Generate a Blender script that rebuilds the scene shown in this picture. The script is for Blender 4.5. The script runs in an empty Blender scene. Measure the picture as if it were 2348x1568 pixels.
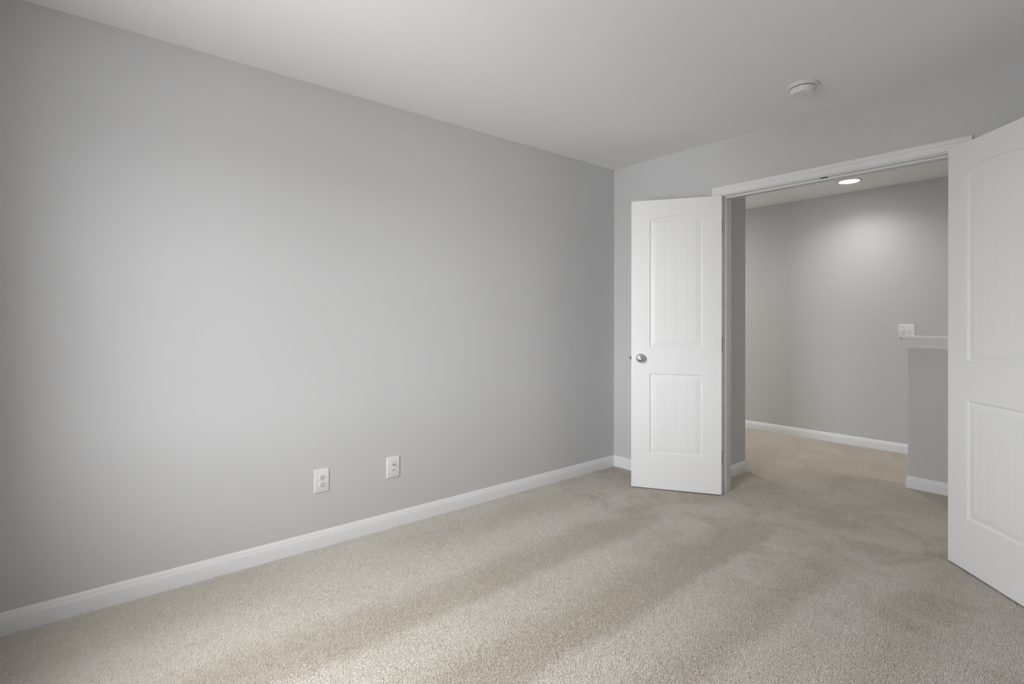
import bpy, bmesh, math
import numpy as np
from mathutils import Vector, Matrix

D = bpy.data
SC = bpy.context.scene
COL = SC.collection
R = math.radians

# ------------------------------------------------------------------ camera
cam_d = D.cameras.new('camera')
cam = D.objects.new('camera', cam_d)
COL.objects.link(cam)
cam_d.sensor_fit = 'HORIZONTAL'
cam_d.sensor_width = 36.0
cam_d.lens = 36.0 * 1195.43 / 2348.0
cam_d.shift_x = 10.58 / 2348.0
cam_d.shift_y = -(784 - 733.1) / 2348.0
cam_d.clip_start = 0.02
CAM = Vector((2.7608, -3.4329, 1.2014))
cam.location = CAM
YAW = 0.879
cam.rotation_mode = 'QUATERNION'
cam.rotation_quaternion = (Matrix.Rotation(YAW, 3, 'Z') @ Matrix.Rotation(math.pi / 2, 3, 'X')
                           @ Matrix.Rotation(0.0011, 3, 'Z')).to_quaternion()
SC.camera = cam

# ------------------------------------------------------------------ render look
SC.view_settings.view_transform = 'Standard'
SC.view_settings.look = 'None'
SC.view_settings.gamma = 1.0
SC.view_settings.use_curve_mapping = False
SC.view_settings.exposure = 0.0
SC.cycles.use_denoising = True
SC.cycles.max_bounces = 9
SC.cycles.diffuse_bounces = 7
SC.cycles.use_adaptive_sampling = True
SC.cycles.adaptive_threshold = 0.015
SC.cycles.glossy_bounces = 4
SC.cycles.transparent_max_bounces = 8
SC.cycles.sample_clamp_indirect = 6.0

# ------------------------------------------------------------------ sky outside the window
GROUND = 11.6            # sunlit ground
SKY_LOW = 25.5           # hazy horizon
SKY_HIGH = 25.0          # bright cloud overhead
GLOW = 14.5             # hazy sunlit quarter low on one side (houses and street in the sun)
AZ = (0.00, 0.22, 0.45, 0.78)
EL = (-0.55, -0.25, 0.25, 0.50)
world = D.worlds.new('sky')
SC.world = world
world.use_nodes = True
nt = world.node_tree
nt.nodes.clear()


def wmath(op, a, b_):
    x = nt.nodes.new('ShaderNodeMath')
    x.operation = op
    for i, v in enumerate((a, b_)):
        if isinstance(v, (int, float)):
            x.inputs[i].default_value = v
        else:
            nt.links.new(v, x.inputs[i])
    return x.outputs[0]


def wrange(v, a, b_, lo, hi):
    x = nt.nodes.new('ShaderNodeMapRange')
    x.interpolation_type = 'SMOOTHSTEP'
    x.inputs['From Min'].default_value = a
    x.inputs['From Max'].default_value = b_
    x.inputs['To Min'].default_value = lo
    x.inputs['To Max'].default_value = hi
    nt.links.new(v, x.inputs['Value'])
    return x.outputs['Result']


w_out = nt.nodes.new('ShaderNodeOutputWorld')
w_bg = nt.nodes.new('ShaderNodeBackground')
w_tc = nt.nodes.new('ShaderNodeTexCoord')
w_sep = nt.nodes.new('ShaderNodeSeparateXYZ')
nt.links.new(w_tc.outputs['Generated'], w_sep.inputs[0])
w_z = w_sep.outputs['Z']
w_az = wmath('ARCTAN2', w_sep.outputs['X'], wmath('MULTIPLY', w_sep.outputs['Y'], -1.0))
w_sky = wrange(w_z, 0.05, 0.6, SKY_LOW, SKY_HIGH)
w_up = wrange(w_z, -0.03, 0.03, 0.0, 1.0)
w_glow = wmath('MULTIPLY', wmath('MULTIPLY', wrange(w_az, AZ[0], AZ[1], 0.0, GLOW), wrange(w_az, AZ[2], AZ[3], 1.0, 0.0)),
               wmath('MULTIPLY', wrange(w_z, EL[0], EL[1], 0.0, 1.0), wrange(w_z, EL[2], EL[3], 1.0, 0.0)))
w_str = wmath('ADD', wmath('ADD', wmath('MULTIPLY', w_sky, w_up), wmath('MULTIPLY', wmath('SUBTRACT', 1.0, w_up), GROUND)), w_glow)
w_mix = nt.nodes.new('ShaderNodeMix')
w_mix.data_type = 'RGBA'
w_mix.inputs['A'].default_value = (0.995, 1.0, 1.0, 1)
w_mix.inputs['B'].default_value = (0.985, 0.998, 1.018, 1)
nt.links.new(w_up, w_mix.inputs['Factor'])
nt.links.new(w_mix.outputs['Result'], w_bg.inputs['Color'])
nt.links.new(w_str, w_bg.inputs['Strength'])
nt.links.new(w_bg.outputs[0], w_out.inputs[0])

# ------------------------------------------------------------------ room measures (metres)
H = 2.44                      # ceiling
YB = -3.80                    # inner face of back wall
XR = 3.55                     # inner face of right wall
WT = 0.137                    # door wall thickness
FZ = -0.006                   # carpet backing; z = 0 is the top of the pile
JL, JR, JH = 0.931, 2.178, 2.056   # jamb faces and head
HY = 2.3415                   # hall far wall
SX, SY = 0.770, 0.680         # hall stub wall face and its end
HXL, HXR = -2.2, 4.4          # hall ends
PX, PY = 1.712, 1.182         # half wall
WINDOWS = [(1.0, 1.9)]      # x spans of openings in back wall
WZ0, WZ1 = 0.70, 2.05
LAMPX, LAMPY = 1.125, 1.875


def portal(name, loc, rot, sx, sy):
    l = D.lights.new(name, 'AREA')
    l.shape = 'RECTANGLE'
    l.size, l.size_y = sx, sy
    l.cycles.is_portal = True
    o = D.objects.new(name, l)
    o.location = loc
    o.rotation_euler = rot
    COL.objects.link(o)
    return o


for (wx0, wx1) in WINDOWS:
    portal('window_portal', ((wx0 + wx1) / 2, YB - 0.13, (WZ0 + WZ1) / 2), (R(90), 0, 0), wx1 - wx0, WZ1 - WZ0)


# ------------------------------------------------------------------ materials
def mat_base(name):
    m = D.materials.new(name)
    m.use_nodes = True
    n = m.node_tree
    b = n.nodes['Principled BSDF']
    return m, n, b


def paint(name, col, rough=0.6, bump=0.0, scale=60.0, spec=0.3):
    m, n, b = mat_base(name)
    b.inputs['Base Color'].default_value = (*col, 1)
    b.inputs['Roughness'].default_value = rough
    b.inputs['Specular IOR Level'].default_value = spec
    tc = n.nodes.new('ShaderNodeTexCoord')
    no = n.nodes.new('ShaderNodeTexNoise')
    no.inputs['Scale'].default_value = 1.3
    no.inputs['Detail'].default_value = 3
    n.links.new(tc.outputs['Object'], no.inputs['Vector'])
    mx = n.nodes.new('ShaderNodeMix')
    mx.data_type = 'RGBA'
    mx.inputs['A'].default_value = (*[c * 0.985 for c in col], 1)
    mx.inputs['B'].default_value = (*[min(1, c * 1.015) for c in col], 1)
    n.links.new(no.outputs['Fac'], mx.inputs['Factor'])
    n.links.new(mx.outputs['Result'], b.inputs['Base Color'])
    if bump > 0:
        n2 = n.nodes.new('ShaderNodeTexNoise')
        n2.inputs['Scale'].default_value = scale
        n2.inputs['Detail'].default_value = 4
        n.links.new(tc.outputs['Object'], n2.inputs['Vector'])
        bp = n.nodes.new('ShaderNodeBump')
        bp.inputs['Strength'].default_value = bump
        bp.inputs['Distance'].default_value = 0.002
        n.links.new(n2.outputs['Fac'], bp.inputs['Height'])
        n.links.new(bp.outputs['Normal'], b.inputs['Normal'])
    return m


def solid(name, col, rough=0.4, metal=0.0, spec=0.5):
    m, n, b = mat_base(name)
    b.inputs['Base Color'].default_value = (*col, 1)
    b.inputs['Roughness'].default_value = rough
    b.inputs['Metallic'].default_value = metal
    b.inputs['Specular IOR Level'].default_value = spec
    return m


M_WALL = paint('grey_wall_paint', (0.58, 0.58, 0.585), 0.55, 0.10, 220)
M_CEIL = paint('ceiling_paint', (0.84, 0.84, 0.842), 0.85, 0.12, 180, spec=0.1)
M_TRIM = paint('white_trim_paint', (0.775, 0.777, 0.78), 0.5, 0.0)
M_DOOR = paint('white_door_paint', (0.82, 0.822, 0.825), 0.38, 0.05, 400)
M_PLATE = solid('white_plastic', (0.74, 0.74, 0.735), 0.42)
M_IVORY = solid('device_plastic', (0.74, 0.74, 0.73), 0.28)
M_DARK = solid('slot_dark', (0.05, 0.05, 0.05), 0.7)
M_STEEL = solid('satin_nickel', (0.62, 0.61, 0.60), 0.26, 1.0)
M_BRASS = solid('dark_steel', (0.07, 0.066, 0.06), 0.45, 0.6)
M_HINGE = solid('hinge_finish', (0.55, 0.55, 0.54), 0.4, 0.15)


def carpet_material():
    m, n, b = mat_base('beige_cut_pile_carpet')
    N, L = n.nodes, n.links
    b.inputs['Roughness'].default_value = 0.95
    b.inputs['Specular IOR Level'].default_value = 0.08
    b.inputs['Sheen Weight'].default_value = 0.12
    b.inputs['Sheen Roughness'].default_value = 0.5
    tc = N.new('ShaderNodeTexCoord')
    P = tc.outputs['Object']

    def math_(op, a, bb=None, c=None, clamp=False):
        x = N.new('ShaderNodeMath')
        x.operation = op
        x.use_clamp = clamp
        for i, v in enumerate((a, bb, c)):
            if v is None:
                continue
            if isinstance(v, (int, float)):
                x.inputs[i].default_value = v
            else:
                L.new(v, x.inputs[i])
        return x.outputs[0]

    def noise(scale, detail=2, rough=0.5, vec=P, dist=0.0):
        x = N.new('ShaderNodeTexNoise')
        x.inputs['Scale'].default_value = scale
        x.inputs['Detail'].default_value = detail
        x.inputs['Roughness'].default_value = rough
        x.inputs['Distortion'].default_value = dist
        L.new(vec, x.inputs['Vector'])
        return x.outputs['Fac']

    sep = N.new('ShaderNodeSeparateXYZ')
    L.new(P, sep.inputs[0])
    X, Y = sep.outputs['X'], sep.outputs['Y']
    # wobble for the vacuum tracks
    wob = math_('MULTIPLY', math_('SUBTRACT', noise(1.8, 4, 0.6), 0.5), 0.16)
    wob2 = math_('MULTIPLY', math_('SUBTRACT', noise(14, 3, 0.6), 0.5), 0.05)
    XW = math_('ADD', math_('ADD', X, wob), wob2)

    def sstep(v, a, bb):
        x = N.new('ShaderNodeMapRange')
        x.interpolation_type = 'SMOOTHSTEP'
        x.inputs['From Min'].default_value = a
        x.inputs['From Max'].default_value = bb
        L.new(v, x.inputs['Value'])
        return x.outputs['Result']
    # nap laid over by the vacuum: tracks running with the left wall: (x0, soft0, x1, soft1, y0, y1, weight)
    tracks = [(0.72, 0.10, 0.95, 0.05, -3.7, -0.75, 0.9),
              (1.22, 0.12, 1.47, 0.04, -3.0, -0.35, 1.0),
              (1.70, 0.10, 1.86, 0.05, -2.4, -0.45, 0.75),
              (2.10, 0.10, 2.30, 0.10, -1.8, -0.10, 0.55),
              (0.02, 0.04, 0.36, 0.12, -3.9, -2.65, 0.5),
              (0.16, 0.08, 0.42, 0.10, -2.1, -0.6, 0.45),
              (1.95, 0.10, 2.05, 0.08, -3.0, -1.2, 0.4)]
    tot = None
    for (x0, s0, x1, s1, y0, y1, wgt) in tracks:
        a = sstep(XW, x0 - s0, x0 + s0)
        c = math_('SUBTRACT', 1.0, sstep(XW, x1 - s1, x1 + s1))
        d = math_('MULTIPLY', sstep(Y, y0 - 0.15, y0 + 0.15), math_('SUBTRACT', 1.0, sstep(Y, y1 - 0.25, y1 + 0.25)))
        t = math_('MULTIPLY', math_('MULTIPLY', math_('MULTIPLY', a, c), d), wgt)
        tot = t if tot is None else math_('MAXIMUM', tot, t)
    # broad blotches of footsteps, boosted toward the doorway as painted hall shade
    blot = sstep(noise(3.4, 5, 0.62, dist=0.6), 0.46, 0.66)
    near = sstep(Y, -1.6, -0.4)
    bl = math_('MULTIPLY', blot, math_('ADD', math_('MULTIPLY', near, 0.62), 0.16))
    nap_shade = math_('ADD', math_('ADD', tot, bl), math_('MULTIPLY', sstep(Y, -0.9, 0.8), 0.75), clamp=True)  # last term paints the hall's dimmer, warmer light into the carpet colour
    nap_shade = math_('MULTIPLY', nap_shade, math_('ADD', math_('MULTIPLY', noise(26, 3), 0.7), 0.62), clamp=True)

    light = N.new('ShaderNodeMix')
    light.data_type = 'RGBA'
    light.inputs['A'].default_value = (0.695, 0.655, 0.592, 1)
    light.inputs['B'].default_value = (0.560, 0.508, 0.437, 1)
    L.new(nap_shade, light.inputs['Factor'])
    # yarn: every tuft a little paler or darker than the next
    v = noise(310, 2, 0.6)
    g = math_('ADD', math_('MULTIPLY', v, 1.3), 0.36)
    cmb = N.new('ShaderNodeCombineXYZ')
    for i in range(3):
        L.new(g, cmb.inputs[i])
    lt = N.new('ShaderNodeMix')
    lt.data_type = 'RGBA'
    lt.blend_type = 'MULTIPLY'
    lt.inputs['Factor'].default_value = 1.0
    L.new(light.outputs['Result'], lt.inputs['A'])
    L.new(cmb.outputs[0], lt.inputs['B'])
    L.new(lt.outputs['Result'], b.inputs['Base Color'])
    return m


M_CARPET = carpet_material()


def emission_mat(name, col, strength):
    m = D.materials.new(name)
    m.use_nodes = True
    n = m.node_tree
    n.nodes.clear()
    o = n.nodes.new('ShaderNodeOutputMaterial')
    e = n.nodes.new('ShaderNodeEmission')
    e.inputs['Color'].default_value = (*col, 1)
    e.inputs['Strength'].default_value = strength
    n.links.new(e.outputs[0], o.inputs[0])
    return m


def pane_mat():
    m = D.materials.new('window_pane')
    m.use_nodes = True
    n = m.node_tree
    n.nodes.clear()
    o = n.nodes.new('ShaderNodeOutputMaterial')
    t = n.nodes.new('ShaderNodeBsdfTransparent')
    t.inputs['Color'].default_value = (0.95, 0.95, 0.95, 1)
    g = n.nodes.new('ShaderNodeBsdfGlossy')
    g.inputs['Roughness'].default_value = 0.02
    mx = n.nodes.new('ShaderNodeMixShader')
    mx.inputs[0].default_value = 0.05
    n.links.new(t.outputs[0], mx.inputs[1])
    n.links.new(g.outputs[0], mx.inputs[2])
    n.links.new(mx.outputs[0], o.inputs[0])
    return m


# ------------------------------------------------------------------ mesh helpers
def link_bm(name, bm, mats, parent=None, smooth=None, recalc=True):
    if recalc:
        bmesh.ops.recalc_face_normals(bm, faces=bm.faces)
    me = D.meshes.new(name)
    bm.to_mesh(me)
    bm.free()
    if not isinstance(mats, (list, tuple)):
        mats = [mats]
    for m in mats:
        me.materials.append(m)
    o = D.objects.new(name, me)
    COL.objects.link(o)
    if parent is not None:
        o.parent = parent
    if smooth is not None:
        me.shade_smooth()
        if hasattr(me, 'set_sharp_from_angle'):
            me.set_sharp_from_angle(angle=R(smooth))
    return o


def box(bm, x0, x1, y0, y1, z0, z1, mat=0, bevel=0.0, seg=2):
    vs = [bm.verts.new((x, y, z)) for x in (x0, x1) for y in (y0, y1) for z in (z0, z1)]
    idx = [(0, 1, 3, 2), (4, 6, 7, 5), (0, 4, 5, 1), (2, 3, 7, 6), (0, 2, 6, 4), (1, 5, 7, 3)]
    fs = [bm.faces.new([vs[i] for i in f]) for f in idx]
    for f in fs:
        f.material_index = mat
    if bevel > 0:
        es = list({e for f in fs for e in f.edges})
        bmesh.ops.bevel(bm, geom=es, offset=bevel, segments=seg, affect='EDGES', profile=0.5)


def cyl(bm, c, axis, r, h, n=24, r2=None, mat=0):
    """cylinder starting at c running h along axis"""
    a = Vector(axis).normalized()
    q = a.to_track_quat('Z', 'Y').to_matrix()
    r2 = r if r2 is None else r2
    c = Vector(c)
    A = [bm.verts.new(c + q @ Vector((r * math.cos(2 * math.pi * i / n), r * math.sin(2 * math.pi * i / n), 0))) for i in range(n)]
    B = [bm.verts.new(c + q @ Vector((r2 * math.cos(2 * math.pi * i / n), r2 * math.sin(2 * math.pi * i / n), h))) for i in range(n)]
    fs = [bm.faces.new((A[i], A[(i + 1) % n], B[(i + 1) % n], B[i])) for i in range(n)]
    fs.append(bm.faces.new(A[::-1]))
    fs.append(bm.faces.new(B))
    for f in fs:
        f.material_index = mat


def lathe(bm, c, axis, prof, n=48, mat=0, cap0=True, cap1=True):
    """prof: (radius, distance along axis)"""
    a = Vector(axis).normalized()
    q = a.to_track_quat('Z', 'Y').to_matrix()
    c = Vector(c)
    rings = []
    for (r, h) in prof:
        if r < 1e-6:
            rings.append([bm.verts.new(c + q @ Vector((0, 0, h)))])
        else:
            rings.append([bm.verts.new(c + q @ Vector((r * math.cos(2 * math.pi * i / n), r * math.sin(2 * math.pi * i / n), h))) for i in range(n)])
    for k in range(len(rings) - 1):
        A, B = rings[k], rings[k + 1]
        for i in range(n):
            j = (i + 1) % n
            if len(A) == 1 and len(B) == 1:
                continue
            if len(A) == 1:
                f = bm.faces.new((A[0], B[j], B[i]))
            elif len(B) == 1:
                f = bm.faces.new((A[i], A[j], B[0]))
            else:
                f = bm.faces.new((A[i], A[j], B[j], B[i]))
            f.material_index = mat
    if cap0 and len(rings[0]) > 1:
        bm.faces.new(rings[0][::-1]).material_index = mat
    if cap1 and len(rings[-1]) > 1:
        bm.faces.new(rings[-1]).material_index = mat


def sweep(bm, path, normals, prof, closed_ends=True):
    """profile (out, up-or-second) carried along path points; normals[i] = (outdir*scale, second dir) at point i"""
    rings = []
    for p, (a, b_) in zip(path, normals):
        p = Vector(p)
        rings.append([bm.verts.new(p + Vector(a) * u + Vector(b_) * v) for (u, v) in prof])
    n = len(prof)
    for k in range(len(rings) - 1):
        for i in range(n):
            j = (i + 1) % n
            bm.faces.new((rings[k][i], rings[k][j], rings[k + 1][j], rings[k + 1][i]))
    if closed_ends:
        bm.faces.new(rings[0][::-1])
        bm.faces.new(rings[-1])


def tag(o, label, cat, group=None, kind=None):
    o['label'] = label
    o['category'] = cat
    if group:
        o['group'] = group
    if kind:
        o['kind'] = kind
    return o


def struct(o, label, cat):
    return tag(o, label, cat, kind='structure')


def empty(name, loc, rz=0.0):
    o = D.objects.new(name, None)
    o.empty_display_size = 0.1
    COL.objects.link(o)
    o.location = loc
    o.rotation_euler = (0, 0, rz)
    return o


# ------------------------------------------------------------------ shell
bm = bmesh.new()
box(bm, HXL - 0.2, HXR + 0.2, YB - 0.2, HY + 0.2, -0.12, FZ)
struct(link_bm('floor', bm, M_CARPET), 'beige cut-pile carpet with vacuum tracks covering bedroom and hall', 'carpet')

bm = bmesh.new()
box(bm, HXL - 0.2, HXR + 0.2, YB - 0.2, HY + 0.2, H, H + 0.12)
struct(link_bm('ceiling', bm, M_CEIL), 'smooth pale grey ceiling over bedroom and hall', 'ceiling')

bm = bmesh.new()
box(bm, -0.12, 0.0, YB - 0.15, 0.0, FZ, H)
struct(link_bm('wall_left', bm, M_WALL), 'long light grey wall with two outlet plates', 'wall')

bm = bmesh.new()
box(bm, XR, XR + 0.12, YB - 0.15, 0.0, FZ, H)
struct(link_bm('wall_right', bm, M_WALL), 'light grey wall behind the right-hand door leaf', 'wall')

# back wall with window openings
bm = bmesh.new()
xs = [0.0]
for (a, b_) in WINDOWS:
    xs += [a, b_]
xs.append(XR)
for i in range(0, len(xs), 2):
    box(bm, xs[i], xs[i + 1], YB - 0.15, YB, FZ, H)
for (a, b_) in WINDOWS:
    box(bm, a, b_, YB - 0.15, YB, FZ, WZ0)
    box(bm, a, b_, YB - 0.15, YB, WZ1, H)
struct(link_bm('wall_back', bm, M_WALL), 'light grey window wall opposite the doorway', 'wall')

# door wall: rough opening
OL, OR, OH = JL - 0.019, JR + 0.019, JH + 0.019
bm = bmesh.new()
box(bm, -0.12, OL, 0, WT, FZ, H)
box(bm, OR, XR + 0.12, 0, WT, FZ, H)
box(bm, OL, OR, 0, WT, OH, H)
struct(link_bm('wall_front', bm, M_WALL), 'light grey wall around the double doorway', 'wall')

# hall
bm = bmesh.new()
box(bm, HXL, SX, WT, SY, FZ, H)
struct(link_bm('wall_hall_left', bm, M_WALL), 'short grey return wall just inside the hall beside the doorway', 'wall')
bm = bmesh.new()
box(bm, HXL - 0.12, HXR + 0.12, HY, HY + 0.12, FZ, H)
struct(link_bm('wall_hall_far', bm, M_WALL), 'grey hall wall facing the doorway, washed by the recessed light', 'wall')
bm = bmesh.new()
box(bm, HXL - 0.12, HXL, SY - 0.1, HY, FZ, H)
struct(link_bm('wall_hall_end', bm, M_WALL), 'grey wall closing the hall on the left', 'wall')
bm = bmesh.new()
box(bm, HXR, HXR + 0.12, WT, HY, FZ, H)
box(bm, XR + 0.12, HXR + 0.12, 0, WT, FZ, H)
struct(link_bm('wall_hall_right', bm, M_WALL), 'grey wall closing the hall on the right', 'wall')
bm = bmesh.new()
box(bm, PX, HXR, PY, PY + 0.115, FZ, 1.066)
struct(link_bm('wall_half', bm, M_WALL), 'grey half-height wall under a white cap in the hall', 'wall')

# ------------------------------------------------------------------ carpet pile
def carpet_pile():
    rng = np.random.default_rng(7)

    def grid(x0, x1, y0, y1, d):
        nx, ny = int((x1 - x0) / d), int((y1 - y0) / (d * 0.866))
        gx, gy = np.meshgrid(np.arange(nx), np.arange(ny))
        X = x0 + (gx + 0.5 * (gy % 2)) * d
        Y = y0 + gy * d * 0.866
        P = np.stack([X.ravel(), Y.ravel()], 1)
        return P + rng.uniform(-0.45, 0.45, P.shape) * d

    def in_view(P, margin):
        d = P - np.array([CAM.x, CAM.y])
        X = d[:, 0] * math.cos(YAW) + d[:, 1] * math.sin(YAW)
        Z = -d[:, 0] * math.sin(YAW) + d[:, 1] * math.cos(YAW)
        Zc = np.maximum(Z, 1e-3)
        u = 1163.4 + 1195.4 * X / Zc
        v = 733.1 + 1195.4 * CAM.z / Zc
        return (Z > 0.2) & (u > -margin) & (u < 2348 + margin) & (v < 1568 + margin), Z

    def allowed(P):
        x, y = P[:, 0], P[:, 1]
        room = (y < -0.004) & (y > YB + 0.01) & (x > 0.004) & (x < XR - 0.01)
        door = (y >= -0.004) & (y <= WT + 0.004) & (x > JL + 0.003) & (x < JR - 0.003)
        hall = (y > WT + 0.002) & (y < HY - 0.006) & ((x > SX + 0.004) | (y > SY + 0.004)) & (x > -0.4) & (x < XR)
        half = (x > PX - 0.004) & (y > PY - 0.004) & (y < PY + 0.12)
        return (room | door | hall) & ~half

    P = grid(0.0, XR, YB, HY, 0.0037)
    ok, Z = in_view(P, 60)
    P = P[ok & allowed(P)]
    Q = grid(-0.4, XR, YB, HY, 0.0062)
    ok, Z = in_view(Q, 60)
    near = in_view(Q, 2200)[0]
    Q = Q[(~ok) & near & allowed(Q)]
    S = np.concatenate([np.full(len(P), 1.0), np.full(len(Q), 1.5)])
    P = np.concatenate([P, Q])
    keep = rng.random(len(P)) > 0.05
    P, S = P[keep], S[keep]
    n = len(P)
    r = (rng.uniform(0.0018, 0.0029, n) * S)[:, None]
    a0 = rng.uniform(0, 2 * math.pi, n)[:, None]
    k = np.arange(4)[None, :] * (math.pi / 2)
    ca, sa = np.cos(a0 + k), np.sin(a0 + k)
    V = np.empty((n, 5, 3), np.float32)
    V[:, :4, 0] = P[:, :1] + r * ca
    V[:, :4, 1] = P[:, 1:] + r * sa
    V[:, :4, 2] = FZ + rng.uniform(-0.0005, 0.0012, (n, 4))
    lean = rng.normal(0, 0.0017, (n, 2))
    V[:, 4, 0] = P[:, 0] + lean[:, 0]
    V[:, 4, 1] = P[:, 1] + lean[:, 1] + 0.0006
    V[:, 4, 2] = rng.uniform(-0.0028, 0.0016, n)
    base = (np.arange(n) * 5)[:, None, None]
    T = np.array([[0, 1, 4], [1, 2, 4], [2, 3, 4], [3, 0, 4]])[None]
    F = (base + T).reshape(-1).astype(np.int32)
    me = D.meshes.new('carpet_pile')
    me.vertices.add(n * 5)
    me.vertices.foreach_set('co', V.reshape(-1))
    me.loops.add(len(F))
    me.loops.foreach_set('vertex_index', F)
    nf = len(F) // 3
    me.polygons.add(nf)
    me.polygons.foreach_set('loop_start', np.arange(0, nf * 3, 3, dtype=np.int32))
    me.update(calc_edges=True)
    me.polygons.foreach_set('use_smooth', np.ones(nf, bool))
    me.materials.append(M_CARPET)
    o = D.objects.new('carpet_pile', me)
    COL.objects.link(o)
    print('tufts', n)
    return o


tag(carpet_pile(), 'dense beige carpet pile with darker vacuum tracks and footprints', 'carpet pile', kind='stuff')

# ------------------------------------------------------------------ baseboards
BB = [(0, FZ), (0.0135, FZ), (0.0135, 0.0555), (0.0130, 0.0572), (0.0112, 0.0615), (0.0090, 0.0662), (0.0082, 0.0678), (0.0082, 0.0708),
      (0.0072, 0.0728), (0.0048, 0.0780), (0.0026, 0.0818), (0.0010, 0.0836), (0, 0.0840)]


def baseboard(name, pts, outs, label):
    """pts: corner points (x,y) at wall face; outs: outward direction (already mitre-scaled) per point"""
    bm = bmesh.new()
    sweep(bm, [(x, y, 0) for x, y in pts], [((ox, oy, 0), (0, 0, 1)) for ox, oy in outs], BB)
    return struct(link_bm(name, bm, M_TRIM, smooth=40), label, 'baseboard')


CT = 0.058                                            # casing width
baseboard('baseboard_left', [(0, YB), (0, 0)], [(1, 1), (1, -1)], 'white baseboard along the long grey wall')
baseboard('baseboard_front', [(0, 0), (JL - 0.006 - CT, 0)], [(1, -1), (0, -1)], 'short white baseboard in the corner behind the left door leaf')
baseboard('baseboard_right', [(JR + 0.006 + CT, 0), (XR, 0), (XR, YB)], [(0, -1), (-1, -1), (-1, 1)], 'white baseboard on the wall behind the right door leaf')
baseboard('baseboard_back', [(XR, YB), (0, YB)], [(-1, 1), (1, 1)], 'white baseboard under the window')
baseboard('baseboard_hall_left', [(SX, WT), (SX, SY), (HXL, SY)], [(1, 0), (1, 1), (0, 1)], 'white baseboard wrapping the short return wall in the hall')
baseboard('baseboard_hall_far', [(HXR, HY), (HXL, HY)], [(0, -1), (0, -1)], 'white baseboard along the far hall wall')
baseboard('baseboard_half', [(HXR, PY), (PX, PY), (PX, PY + 0.115)], [(0, -1), (-1, -1), (-1, 0)], 'white baseboard on the half-height wall')

# ------------------------------------------------------------------ half wall cap
cap = empty('trim_2', (PX, PY, 1.0))
struct(cap, 'white moulded cap along the top of the half-height wall', 'wall cap')
bm = bmesh.new()
z1, z0 = 0.088, 0.066
box(bm, -0.026, HXR - PX, -0.034, 0.115 + 0.034, z0, z1, bevel=0.004, seg=3)
link_bm('cap_board', bm, M_TRIM, cap, smooth=40)
bm = bmesh.new()
MP = [(0, z0), (0.0265, z0), (0.0265, 0.0560), (0.0240, 0.0545), (0.0240, 0.0500), (0.0235, 0.0490), (0.0215, 0.0400),
      (0.0175, 0.0320), (0.0145, 0.0265), (0.0145, 0.0215), (0.0120, 0.0200), (0.0120, 0.0150), (0.0108, 0.0130), (0.0108, 0.0040), (0, 0.0040)]
MP = [(u * 0.75, v) for u, v in MP]
L_ = HXR - PX
sweep(bm, [(L_, 0, 0), (0, 0, 0), (0, 0.115, 0), (L_, 0.115, 0)],
      [((0, -1, 0), (0, 0, 1)), ((-1, -1, 0), (0, 0, 1)), ((-1, 1, 0), (0, 0, 1)), ((0, 1, 0), (0, 0, 1))], MP)
link_bm('bed_moulding', bm, M_TRIM, cap, smooth=40)

# ------------------------------------------------------------------ door frame
fr = empty('trim_1', ((JL + JR) / 2, 0, 0))
struct(fr, 'white door frame and casing around the double doorway', 'door frame')
fx = (JL + JR) / 2
# casing profile: u = distance outward from reveal edge, v = projection from wall
CP = [(0, 0), (0, 0.0090), (0.0012, 0.0104), (0.0060, 0.0110), (0.0140, 0.0112), (0.0200, 0.0122), (0.0280, 0.0134),
      (0.0360, 0.0142), (0.0372, 0.0138), (0.0384, 0.0144), (0.0480, 0.0158), (0.0550, 0.0162), (0.0572, 0.0152), (0.0580, 0.0130), (0.0580, 0)]
cl, cr, ch = JL - 0.006 - fx, JR + 0.006 - fx, JH + 0.006
for side, ysgn, yw in (('room', -1, 0.0), ('hall', 1, WT)):
    for part in ('left', 'right', 'head'):
        bm = bmesh.new()
        v = (0, ysgn, 0)
        if part == 'left':
            sweep(bm, [(cl, yw, FZ), (cl, yw, ch)], [((-1, 0, 0), v), ((-1, 0, 1), v)], CP)
        elif part == 'right':
            sweep(bm, [(cr, yw, FZ), (cr, yw, ch)], [((1, 0, 0), v), ((1, 0, 1), v)], CP)
        else:
            sweep(bm, [(cl, yw, ch), (cr, yw, ch)], [((-1, 0, 1), v), ((1, 0, 1), v)], CP)
        link_bm('casing', bm, M_TRIM, fr, smooth=40)
jl, jr = JL - fx, JR - fx
for (a, b_, z0_, z1_) in ((jl - 0.019, jl, FZ, JH), (jr, jr + 0.019, FZ, JH), (jl - 0.019, jr + 0.019, JH, JH + 0.019)):
    bm = bmesh.new()
    box(bm, a, b_, -0.0005, WT + 0.0005, z0_, z1_, bevel=0.0012, seg=2)
    link_bm('jamb', bm, M_TRIM, fr, smooth=40)
for (a, b_, z0_, z1_) in ((jl, jl + 0.011, FZ, JH), (jr - 0.011, jr, FZ, JH), (jl + 0.011, jr - 0.011, JH - 0.011, JH)):
    bm = bmesh.new()
    box(bm, a, b_, 0.038, 0.072, z0_, z1_, bevel=0.002, seg=2)
    link_bm('door_stop', bm, M_TRIM, fr, smooth=40)
# strike plate for the flush bolt under the head
bm = bmesh.new()
box(bm, 1.564 - fx - 0.020, 1.564 - fx + 0.020, 0.012, 0.031, JH - 0.0022, JH + 0.001, bevel=0.0008)
box(bm, 1.564 - fx - 0.014, 1.564 - fx + 0.014, 0.016, 0.027, JH - 0.0026, JH - 0.0018, mat=1)
sp = link_bm('strike_plate', bm, [M_BRASS, M_DARK], fr)
sp['label'] = 'dark metal strike plate'


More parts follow.
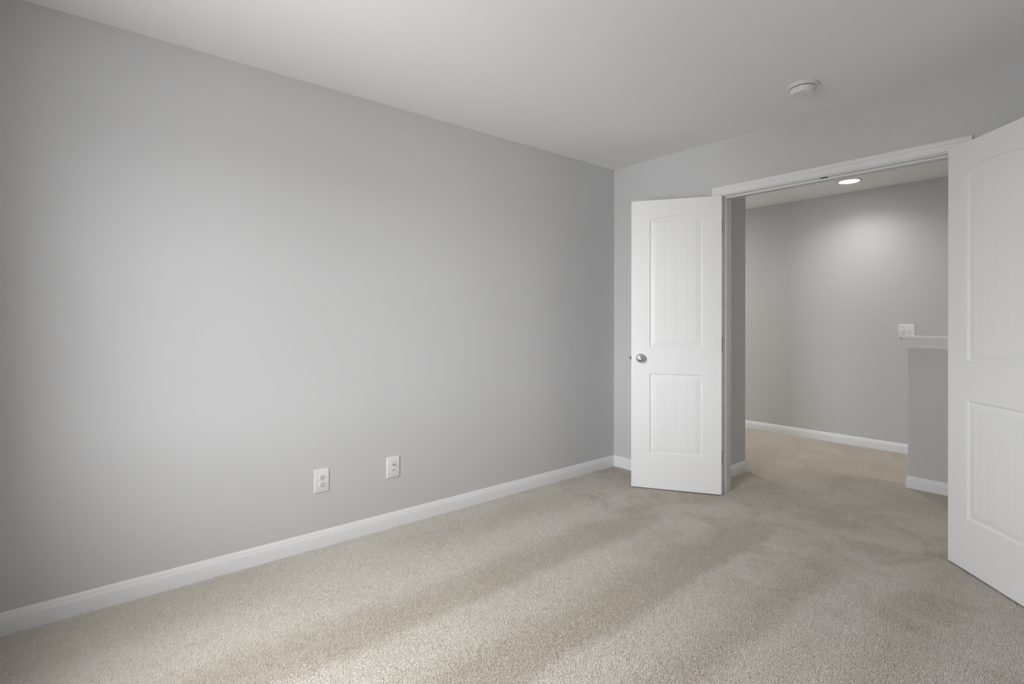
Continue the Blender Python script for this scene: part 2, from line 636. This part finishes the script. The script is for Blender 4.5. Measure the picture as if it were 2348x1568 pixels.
# ------------------------------------------------------------------ door leaves
LW, LH, LT, LZ = 0.603, 2.046, 0.035, 0.006
PO0, PO1 = 0.122, 0.477          # panel outer edges from hinge
NX = [0.0, 0.08]


def arc_fn(half, rise):
    rad = (half * half + rise * rise) / (2 * rise)
    return rad


def panel_loop(inset, x0, x1, zb, zt, rise, ts):
    """returns bottom pts and top pts at normalised ts; rise>0: arched head"""
    xa, xb = x0 + inset, x1 - inset
    half = (x1 - x0) / 2
    xc = (x0 + x1) / 2
    bot, top = [], []
    if rise > 0:
        rad = (half * half + rise * rise) / (2 * rise)
        zc = zt + rise - rad
    for t in ts:
        x = xa + (xb - xa) * t
        bot.append((x, zb + inset))
        if rise > 0:
            r_ = rad - inset
            top.append((x, zc + math.sqrt(max(0, r_ * r_ - (x - xc) ** 2))))
        else:
            top.append((x, zt - inset))
    return bot, top


def make_ts():
    # normalised stops across the field incl. three V grooves
    xa, xb = PO0 + 0.0425, PO1 - 0.0425
    g = 0.0016
    grooves = [0.2245, 0.2995, 0.3745]
    xs_ = [xa]
    gi = []
    last = xa
    for c in grooves:
        for k in (1, 2):
            xs_.append(last + (c - g - last) * k / 3)
        xs_ += [c - g, c, c + g]
        gi.append(len(xs_) - 2)
        last = c + g
    for k in (1, 2):
        xs_.append(last + (xb - last) * k / 3)
    xs_.append(xb)
    return [(x - xa) / (xb - xa) for x in xs_], gi


TS, GI = make_ts()
# (inset from outer edge, depth below the face)
PPROF = [(0.0, 0.0), (0.0008, 0.0014), (0.0026, 0.0018), (0.0036, 0.0026), (0.0050, 0.0060), (0.0066, 0.0076), (0.0090, 0.0080),
         (0.0150, 0.0074), (0.0250, 0.0052), (0.0350, 0.0036), (0.0400, 0.0034), (0.0410, 0.0038), (0.0425, 0.0016)]
PANELS = [(1.003 - LZ, 1.911 - LZ, 0.0270), (0.253 - LZ, 0.821 - LZ, 0.0)]


def leaf_mesh():
    bm = bmesh.new()
    for side in (0, 1):
        y = 0.0 if side == 0 else -LT

        def q(*pts):
            bm.faces.new([bm.verts.new((x, y, z)) for x, z in pts])
        q((0, 0), (PO0, 0), (PO0, LH), (0, LH))
        q((PO1, 0), (LW, 0), (LW, LH), (PO1, LH))
        (ub, ut, ur), (lb, lt_, _) = PANELS
        q((PO0, 0), (PO1, 0), (PO1, lb), (PO0, lb))
        q((PO0, lt_), (PO1, lt_), (PO1, ub), (PO0, ub))
        _, top = panel_loop(0, PO0, PO1, ub, ut, ur, TS)
        for i in range(len(TS) - 1):
            q(top[i], top[i + 1], (top[i + 1][0], LH), (top[i][0], LH))
    # edges
    for (x0, z0_, x1, z1_) in ((0, 0, LW, 0), (LW, 0, LW, LH), (LW, LH, 0, LH), (0, LH, 0, 0)):
        bm.faces.new([bm.verts.new(v) for v in ((x0, 0, z0_), (x1, 0, z1_), (x1, -LT, z1_), (x0, -LT, z0_))])
    bmesh.ops.remove_doubles(bm, verts=bm.verts, dist=0.00005)
    bmesh.ops.recalc_face_normals(bm, faces=bm.faces)
    es = [e for e in bm.edges if len(e.link_faces) == 2 and e.calc_face_angle(0) > 1.2]
    bmesh.ops.bevel(bm, geom=es, offset=0.0012, segments=2, affect='EDGES')
    return bm


def panel_mesh(zb, zt, rise):
    bm = bmesh.new()
    n = len(TS)
    for side in (0, 1):
        sy = -1 if side == 0 else 1
        y0 = 0.0 if side == 0 else -LT
        prev = None
        for (ins, dep) in PPROF:
            b_, t_ = panel_loop(ins, PO0, PO1, zb, zt, rise, TS)
            yy = y0 + sy * dep
            loop = [bm.verts.new((x, yy, z)) for x, z in b_] + [bm.verts.new((x, yy, z)) for x, z in reversed(t_)]
            if prev:
                m_ = len(loop)
                for i in range(m_):
                    j = (i + 1) % m_
                    bm.faces.new((prev[i], prev[j], loop[j], loop[i]))
            prev = loop
        for gi in GI:                       # V grooves
            prev[gi].co.y += sy * 0.0022
            prev[2 * n - 1 - gi].co.y += sy * 0.0022
        for i in range(n - 1):
            bm.faces.new((prev[i], prev[i + 1], prev[2 * n - 2 - i], prev[2 * n - 1 - i]))
    return bm


def build_leaf(name, A, ang_dir, mirror, label, knob, hinge_side_y):
    """A: hinge end of the visible face; local +x runs from hinge to free edge, local y=0 is the visible face,
    the other face lies at -LT (mirrored for the right leaf)."""
    root = empty(name, (A[0], A[1], LZ), ang_dir)
    struct(root, label, 'door')

    def fin(bm, nm, mats, smooth=None, lab=None, par=None):
        if mirror:
            for v in bm.verts:
                v.co.y = -v.co.y
        o = link_bm(nm, bm, mats, par or root, smooth=smooth)
        if lab:
            o['label'] = lab
        return o
    fin(leaf_mesh(), 'leaf', M_DOOR)
    (ub, ut, ur), (lb, lt_, lr) = PANELS
    fin(panel_mesh(ub, ut, ur), 'panel', M_DOOR, lab='tall planked panel with arched head')
    fin(panel_mesh(lb, lt_, lr), 'panel', M_DOOR, lab='lower planked panel with square head')
    # hinges: barrel at the pivot corner, leaf plate on the hinge edge
    for hz in (0.20, 0.98, 1.80):
        bm = bmesh.new()
        for k in range(3):
            cyl(bm, (-0.006, -LT - 0.004, hz + k * 0.030 + 0.0004), (0, 0, 1), 0.0062, 0.0292, 16)
        cyl(bm, (-0.006, -LT - 0.004, hz - 0.004), (0, 0, 1), 0.0045, 0.004, 12)
        cyl(bm, (-0.006, -LT - 0.004, hz + 0.0904), (0, 0, 1), 0.0045, 0.004, 12)
        box(bm, -0.0016, 0.0002, -LT - 0.002, -0.006, hz, hz + 0.09)
        fin(bm, 'hinge', M_HINGE, 40, 'satin metal butt hinge')
    if knob:
        kx, kz = 0.5375, 0.928 - LZ
        for sgn, y0 in ((1, 0.0), (-1, -LT)):
            bm = bmesh.new()
            ax = (0, sgn, 0)
            lathe(bm, (kx, y0, kz), ax, [(0.0325, 0), (0.0325, 0.003), (0.0315, 0.0055), (0.0285, 0.0075), (0.0220, 0.0090), (0.0150, 0.0105),
                                        (0.0135, 0.0130)], cap1=False)
            ro = fin(bm, 'rosette', M_STEEL, 35, 'round satin nickel rose')
            bm = bmesh.new()
            lathe(bm, (kx, y0, kz), ax, [(0.0125, 0.010), (0.0120, 0.022), (0.0130, 0.028), (0.0175, 0.033), (0.0235, 0.039), (0.0262, 0.046),
                                        (0.0268, 0.051), (0.0260, 0.056), (0.0240, 0.0595), (0.0222, 0.0608), (0.0205, 0.0612), (0.0170, 0.0622),
                                        (0.0110, 0.0645), (0.0085, 0.0652), (0.0080, 0.0645), (0.0070, 0.0645)])
            fin(bm, 'door_knob', M_STEEL, 35, 'round satin nickel knob')
            if sgn == 1:
                bm = bmesh.new()
                cyl(bm, (kx, y0 + 0.0640, kz), ax, 0.0022, 0.0012, 12)
                fin(bm, 'release_hole', M_DARK, lab='dark privacy release hole')
        bm = bmesh.new()
        box(bm, LW - 0.0005, LW + 0.0012, -LT / 2 - 0.0125, -LT / 2 + 0.0125, kz - 0.0285, kz + 0.0285, bevel=0.0005)
        fin(bm, 'latch_plate', M_BRASS, lab='metal latch face plate')
        bm = bmesh.new()
        vs = [(LW, -LT / 2 - 0.008), (LW + 0.0025, -LT / 2 - 0.008), (LW + 0.011, -LT / 2 + 0.005), (LW + 0.011, -LT / 2 + 0.008), (LW, -LT / 2 + 0.008)]
        lo = [bm.verts.new((x, y, kz - 0.010)) for x, y in vs]
        hi = [bm.verts.new((x, y, kz + 0.010)) for x, y in vs]
        for i in range(5):
            bm.faces.new((lo[i], lo[(i + 1) % 5], hi[(i + 1) % 5], hi[i]))
        bm.faces.new(lo[::-1])
        bm.faces.new(hi)
        fin(bm, 'latch_bolt', M_BRASS, lab='dark metal spring latch bolt')
    return root


aL = 2.572
dL = Vector((math.cos(aL), -math.sin(aL)))
nL = Vector((math.sin(aL), math.cos(aL)))
AL = Vector((JL, 0)) + nL * LT
build_leaf('door_1', AL, math.atan2(dL.y, dL.x), False,
           'white two-panel door leaf with a nickel knob, folded back toward the corner', True, 0)
aR = 2.3418
dR = Vector((-math.cos(aR), -math.sin(aR)))
AR = Vector((2.158, -0.070))
build_leaf('door_2', AR, math.atan2(dR.y, dR.x), True,
           'white two-panel door leaf cut off by the right edge of the picture', False, 0)


# ------------------------------------------------------------------ wall plates
def frame_empty(name, loc, normal):
    """empty whose local x = viewer's right, y = up, z = out of the wall"""
    o = empty(name, loc)
    z = Vector(normal)
    y = Vector((0, 0, 1))
    x = y.cross(z)
    o.rotation_mode = 'QUATERNION'
    o.rotation_quaternion = Matrix((x, y, z)).transposed().to_quaternion()
    return o


def plate_bm(w, h, t=0.0078, bev=0.0045, holes=None):
    bm = bmesh.new()
    loops = []
    rad = 0.003
    for (ins, z) in ((0, 0), (0, 0.0030), (0.0010, 0.0050), (0.0032, 0.0069), (bev + 0.001, t)):
        hw, hh = w / 2 - ins, h / 2 - ins
        r_ = max(0.0008, rad - ins * 0.4)
        pts = []
        for cx, cy, a0 in ((hw - r_, hh - r_, 0), (-hw + r_, hh - r_, 90), (-hw + r_, -hh + r_, 180), (hw - r_, -hh + r_, 270)):
            for k in range(4):
                a = R(a0 + 30 * k)
                pts.append((cx + r_ * math.cos(a), cy + r_ * math.sin(a), z))
        loops.append([bm.verts.new(p) for p in pts])
    for A, B in zip(loops, loops[1:]):
        n = len(A)
        for i in range(n):
            bm.faces.new((A[i], A[(i + 1) % n], B[(i + 1) % n], B[i]))
    bm.faces.new(loops[0][::-1])
    bm.faces.new(loops[-1])
    return bm


def screw(parent, x, y, z, mat=None, vert=True):
    bm = bmesh.new()
    lathe(bm, (x, y, z), (0, 0, 1), [(0.0034, 0), (0.0034, 0.0004), (0.0026, 0.0011), (0.0, 0.0013)], n=20)
    if vert:
        box(bm, x - 0.0004, x + 0.0004, y - 0.0028, y + 0.0028, z + 0.0008, z + 0.00145, mat=1)
    else:
        box(bm, x - 0.0028, x + 0.0028, y - 0.0004, y + 0.0004, z + 0.0008, z + 0.00145, mat=1)
    return link_bm('screw', bm, [mat or M_PLATE, M_DARK], parent, smooth=40)


PT = 0.0078
# duplex outlet
eo = frame_empty('electrical_outlet', (0.0, -2.4265, 0.3475), (1, 0, 0))
tag(eo, 'white duplex power outlet low on the left wall, two sockets with round faces', 'outlet')
link_bm('wall_plate', plate_bm(0.0800, 0.1240), M_PLATE, eo, smooth=50)
for oy in (0.0195, -0.0195):
    bm = bmesh.new()
    # face: circle clipped flat at top and bottom
    pts = []
    for k in range(48):
        a = 2 * math.pi * k / 48
        x, y = 0.0175 * math.cos(a), 0.0175 * math.sin(a)
        y = max(-0.0142, min(0.0142, y))
        pts.append((x, y + oy))
    prev = None
    for (s, z) in ((1.06, PT - 0.0012), (1.05, PT - 0.0002), (1.0, PT + 0.0002), (0.985, PT + 0.0014), (0.94, PT + 0.0020)):
        lp = [bm.verts.new((x * s, (y - oy) * s + oy, z)) for x, y in pts]
        if prev:
            for i in range(48):
                bm.faces.new((prev[i], prev[(i + 1) % 48], lp[(i + 1) % 48], lp[i]))
        prev = lp
    bm.faces.new(prev)
    sk = link_bm('socket', bm, M_IVORY, eo, smooth=40)
    zt = PT + 0.0018
    bm = bmesh.new()
    box(bm, -0.0073, -0.0051, oy + 0.0005, oy + 0.0090, zt, zt + 0.0004)
    link_bm('slot', bm, M_DARK, sk)
    bm = bmesh.new()
    box(bm, 0.0054, 0.0072, oy + 0.0013, oy + 0.0082, zt, zt + 0.0004)
    link_bm('slot', bm, M_DARK, sk)
    bm = bmesh.new()
    cyl(bm, (0, oy - 0.0075, zt), (0, 0, 1), 0.0027, 0.0004, 20)
    link_bm('ground_hole', bm, M_DARK, sk)
screw(eo, 0, 0, PT)

# cable and phone plate
co = frame_empty('media_outlet', (0.0, -2.010, 0.3450), (1, 0, 0))
tag(co, 'white wall plate with a coax connector above a small jack, right of the power outlet', 'outlet')
link_bm('wall_plate', plate_bm(0.0830, 0.1215), M_PLATE, co, smooth=50)
bm = bmesh.new()
box(bm, -0.0165, 0.0165, -0.0335, 0.0335, PT - 0.001, PT + 0.0010, bevel=0.0006)
ins = link_bm('insert', bm, M_IVORY, co)
bm = bmesh.new()
box(bm, -0.0172, 0.0172, -0.0342, 0.0342, PT - 0.0006, PT + 0.0002)
link_bm('insert_rim', bm, M_HINGE, co)
bm = bmesh.new()
cyl(bm, (0, 0.0150, PT + 0.0008), (0, 0, 1), 0.0066, 0.0026, 6)
cyl(bm, (0, 0.0150, PT + 0.0030), (0, 0, 1), 0.0046, 0.0095, 24)
for k in range(7):
    cyl(bm, (0, 0.0150, PT + 0.0042 + k * 0.0011), (0, 0, 1), 0.0049, 0.0005, 24)
cyl(bm, (0, 0.0150, PT + 0.01245), (0, 0, 1), 0.0032, 0.0002, 20, mat=1)
cx_ = link_bm('coax_connector', bm, [M_STEEL, M_IVORY], co, smooth=40)
cx_['label'] = 'threaded nickel coax connector'
bm = bmesh.new()
lathe(bm, (0, -0.0165, PT + 0.0008), (0, 0, 1), [(0.0085, 0), (0.0085, 0.0008), (0.0078, 0.0012), (0.0050, 0.0012)], n=32)
jk = link_bm('jack', bm, M_IVORY, co, smooth=40)
bm = bmesh.new()
box(bm, -0.0042, 0.0022, -0.0205, -0.0140, PT + 0.0018, PT + 0.0023)
box(bm, -0.0010, 0.0040, -0.0145, -0.0120, PT + 0.0018, PT + 0.0023)
link_bm('jack_opening', bm, M_DARK, jk)
screw(co, 0, 0.0485, PT)
screw(co, 0, -0.0485, PT)

# double switch in the hall
ls = frame_empty('light_switch', (1.4375, HY, 1.1020), (0, -1, 0))
tag(ls, 'white two-gang toggle light switch on the far hall wall above the half-wall cap', 'light switch')
link_bm('wall_plate', plate_bm(0.1220, 0.1240, t=0.0078), M_PLATE, ls, smooth=50)
for ox in (-0.023, 0.023):
    bm = bmesh.new()
    box(bm, ox - 0.0050, ox + 0.0050, -0.0120, 0.0120, 0.0074, 0.0086)
    # lever tilted up
    mat_ = Matrix.Translation((ox, 0, 0.0068)) @ Matrix.Rotation(R(-32), 4, 'X')
    vs = [bm.verts.new(mat_ @ Vector(v)) for v in ((-0.0045, -0.0050, 0), (0.0045, -0.0050, 0), (0.0045, 0.0050, 0), (-0.0045, 0.0050, 0),
                                                   (-0.0036, -0.0030, 0.0170), (0.0036, -0.0030, 0.0170), (0.0036, 0.0030, 0.0170), (-0.0036, 0.0030, 0.0170))]
    for f in ((0, 3, 2, 1), (4, 5, 6, 7), (0, 1, 5, 4), (1, 2, 6, 5), (2, 3, 7, 6), (3, 0, 4, 7)):
        bm.faces.new([vs[i] for i in f])
    link_bm('toggle', bm, M_IVORY, ls)
    screw(ls, ox, 0.030, 0.0078, vert=False)
    screw(ls, ox, -0.030, 0.0078, vert=False)

# ------------------------------------------------------------------ smoke detector
SHX, SHY = 0.003, 0.020
sd = empty('smoke_detector', (1.636, -0.478, H))
tag(sd, 'round white smoke detector on the bedroom ceiling', 'smoke detector')
bm = bmesh.new()
lathe(bm, (0, 0, 0), (0, 0, -1), [(0.0730, 0.0), (0.0735, 0.004), (0.0725, 0.0075), (0.0700, 0.0095), (0.0680, 0.0100), (0.0665, 0.0120),
                                 (0.0655, 0.0145), (0.0600, 0.0150)], n=72)
link_bm('mounting_base', bm, M_PLATE, sd, smooth=30)
bm = bmesh.new()
lathe(bm, (0, 0, 0), (0, 0, -1), [(0.0555, 0.0140), (0.0555, 0.0200)], n=72)
link_bm('vent_gap', bm, M_DARK, sd, smooth=30)['label'] = 'dark vent slot around the rim'
bm = bmesh.new()
lathe(bm, (0, 0, 0), (0, 0, -1), [(0.0540, 0.0182), (0.0585, 0.0184), (0.0595, 0.0196), (0.0590, 0.0250), (0.0570, 0.0350), (0.0545, 0.0420),
                                 (0.0500, 0.0462), (0.0440, 0.0474), (0.0405, 0.0470), (0.0395, 0.0464), (0.0, 0.0464)], n=72)
hs = link_bm('housing', bm, M_PLATE, sd, smooth=30)
for a, zz in ((232, -0.0235), (268, -0.0275), (268, -0.0310), (300, -0.0275)):
    bm = bmesh.new()
    m4 = Matrix.Translation((0.0584 * math.cos(R(a)), 0.0584 * math.sin(R(a)), zz)) @ Matrix.Rotation(R(a), 4, 'Z')
    vs0 = [bm.verts.new(m4 @ Vector(v)) for v in ((-0.003, -0.007, -0.0006), (0.0003, -0.007, -0.0006), (0.0003, 0.007, -0.0006), (-0.003, 0.007, -0.0006),
                                                 (-0.003, -0.007, 0.0006), (0.0006, -0.007, 0.0006), (0.0006, 0.007, 0.0006), (-0.003, 0.007, 0.0006))]
    for f in ((0, 3, 2, 1), (4, 5, 6, 7), (0, 1, 5, 4), (1, 2, 6, 5), (2, 3, 7, 6), (3, 0, 4, 7)):
        bm.faces.new([vs0[i] for i in f])
    link_bm('rib', bm, M_HINGE, hs)
bm = bmesh.new()
for dx in (-0.0050, 0.0, 0.0050):
    cyl(bm, (SHX + dx * 0.64, SHY + dx * 0.77, -0.0460), (0, 0, -1), 0.0018, 0.0012, 12)
link_bm('sounder_holes', bm, M_DARK, hs)

# ------------------------------------------------------------------ recessed light in the hall
rl = empty('recessed_light', (LAMPX, LAMPY, H))
tag(rl, 'lit round recessed downlight in the hall ceiling', 'ceiling light')
bm = bmesh.new()
lathe(bm, (0, 0, 0), (0, 0, -1), [(0.096, 0.0), (0.096, 0.002), (0.092, 0.005), (0.084, 0.0065), (0.079, 0.005), (0.077, 0.001)], n=64, cap1=False)
link_bm('trim_ring', bm, M_PLATE, rl, smooth=35)
bm = bmesh.new()
lathe(bm, (0, 0, 0), (0, 0, -1), [(0.078, 0.0008), (0.078, 0.0035), (0.060, 0.0062), (0.030, 0.0078), (0.0, 0.0082)], n=64)
link_bm('lens', bm, emission_mat('lit_lens', (1.0, 0.985, 0.955), 12.0), rl, smooth=35)['label'] = 'glowing white lens'
sl = D.lights.new('downlight_beam', 'SPOT')
sl.energy = 25.0
sl.spot_size = R(150)
sl.spot_blend = 1.0
sl.shadow_soft_size = 0.06
sl.color = (1.0, 0.975, 0.925)
so = D.objects.new('downlight_beam', sl)
so.location = (LAMPX, LAMPY, H - 0.03)
COL.objects.link(so)

# added fill lights for the hall's ambient light, out of sight beyond the doorway
for (lx, ly, e) in ((-1.3, 1.50, 30.0), (3.3, 1.75, 12.0)):
    l2 = D.lights.new('hall_fill_light', 'AREA')
    l2.shape = 'DISK'
    l2.size = 0.9
    l2.energy = e
    l2.color = (1.0, 0.985, 0.95)
    o2 = D.objects.new('hall_fill_light', l2)
    o2.location = (lx, ly, H - 0.06)
    COL.objects.link(o2)

# ------------------------------------------------------------------ window (behind the camera)
for k, (a, b_) in enumerate(WINDOWS):
    wn = empty('window_%d' % (k + 1), ((a + b_) / 2, YB, WZ0))
    struct(wn, 'white sash window in the wall opposite the doorway', 'window')
    w2, hh = (b_ - a) / 2, WZ1 - WZ0
    f = 0.04
    for (x0, x1, z0_, z1_) in ((-w2, -w2 + f, 0, hh), (w2 - f, w2, 0, hh), (-w2 + f, w2 - f, 0, f), (-w2 + f, w2 - f, hh - f, hh),
                               (-w2 + f, w2 - f, hh / 2 - 0.02, hh / 2 + 0.02)):
        bm = bmesh.new()
        box(bm, x0, x1, -0.12, -0.07, z0_, z1_, bevel=0.002)
        link_bm('window_frame', bm, M_TRIM, wn)
    bm = bmesh.new()
    box(bm, -w2 + f - 0.005, w2 - f + 0.005, -0.097, -0.093, f, hh - f)
    link_bm('pane', bm, pane_mat(), wn)
    bm = bmesh.new()
    box(bm, -w2 - 0.03, w2 + 0.03, -0.07, 0.025, -0.02, 0.0, bevel=0.003)
    link_bm('window_sill', bm, M_TRIM, wn)
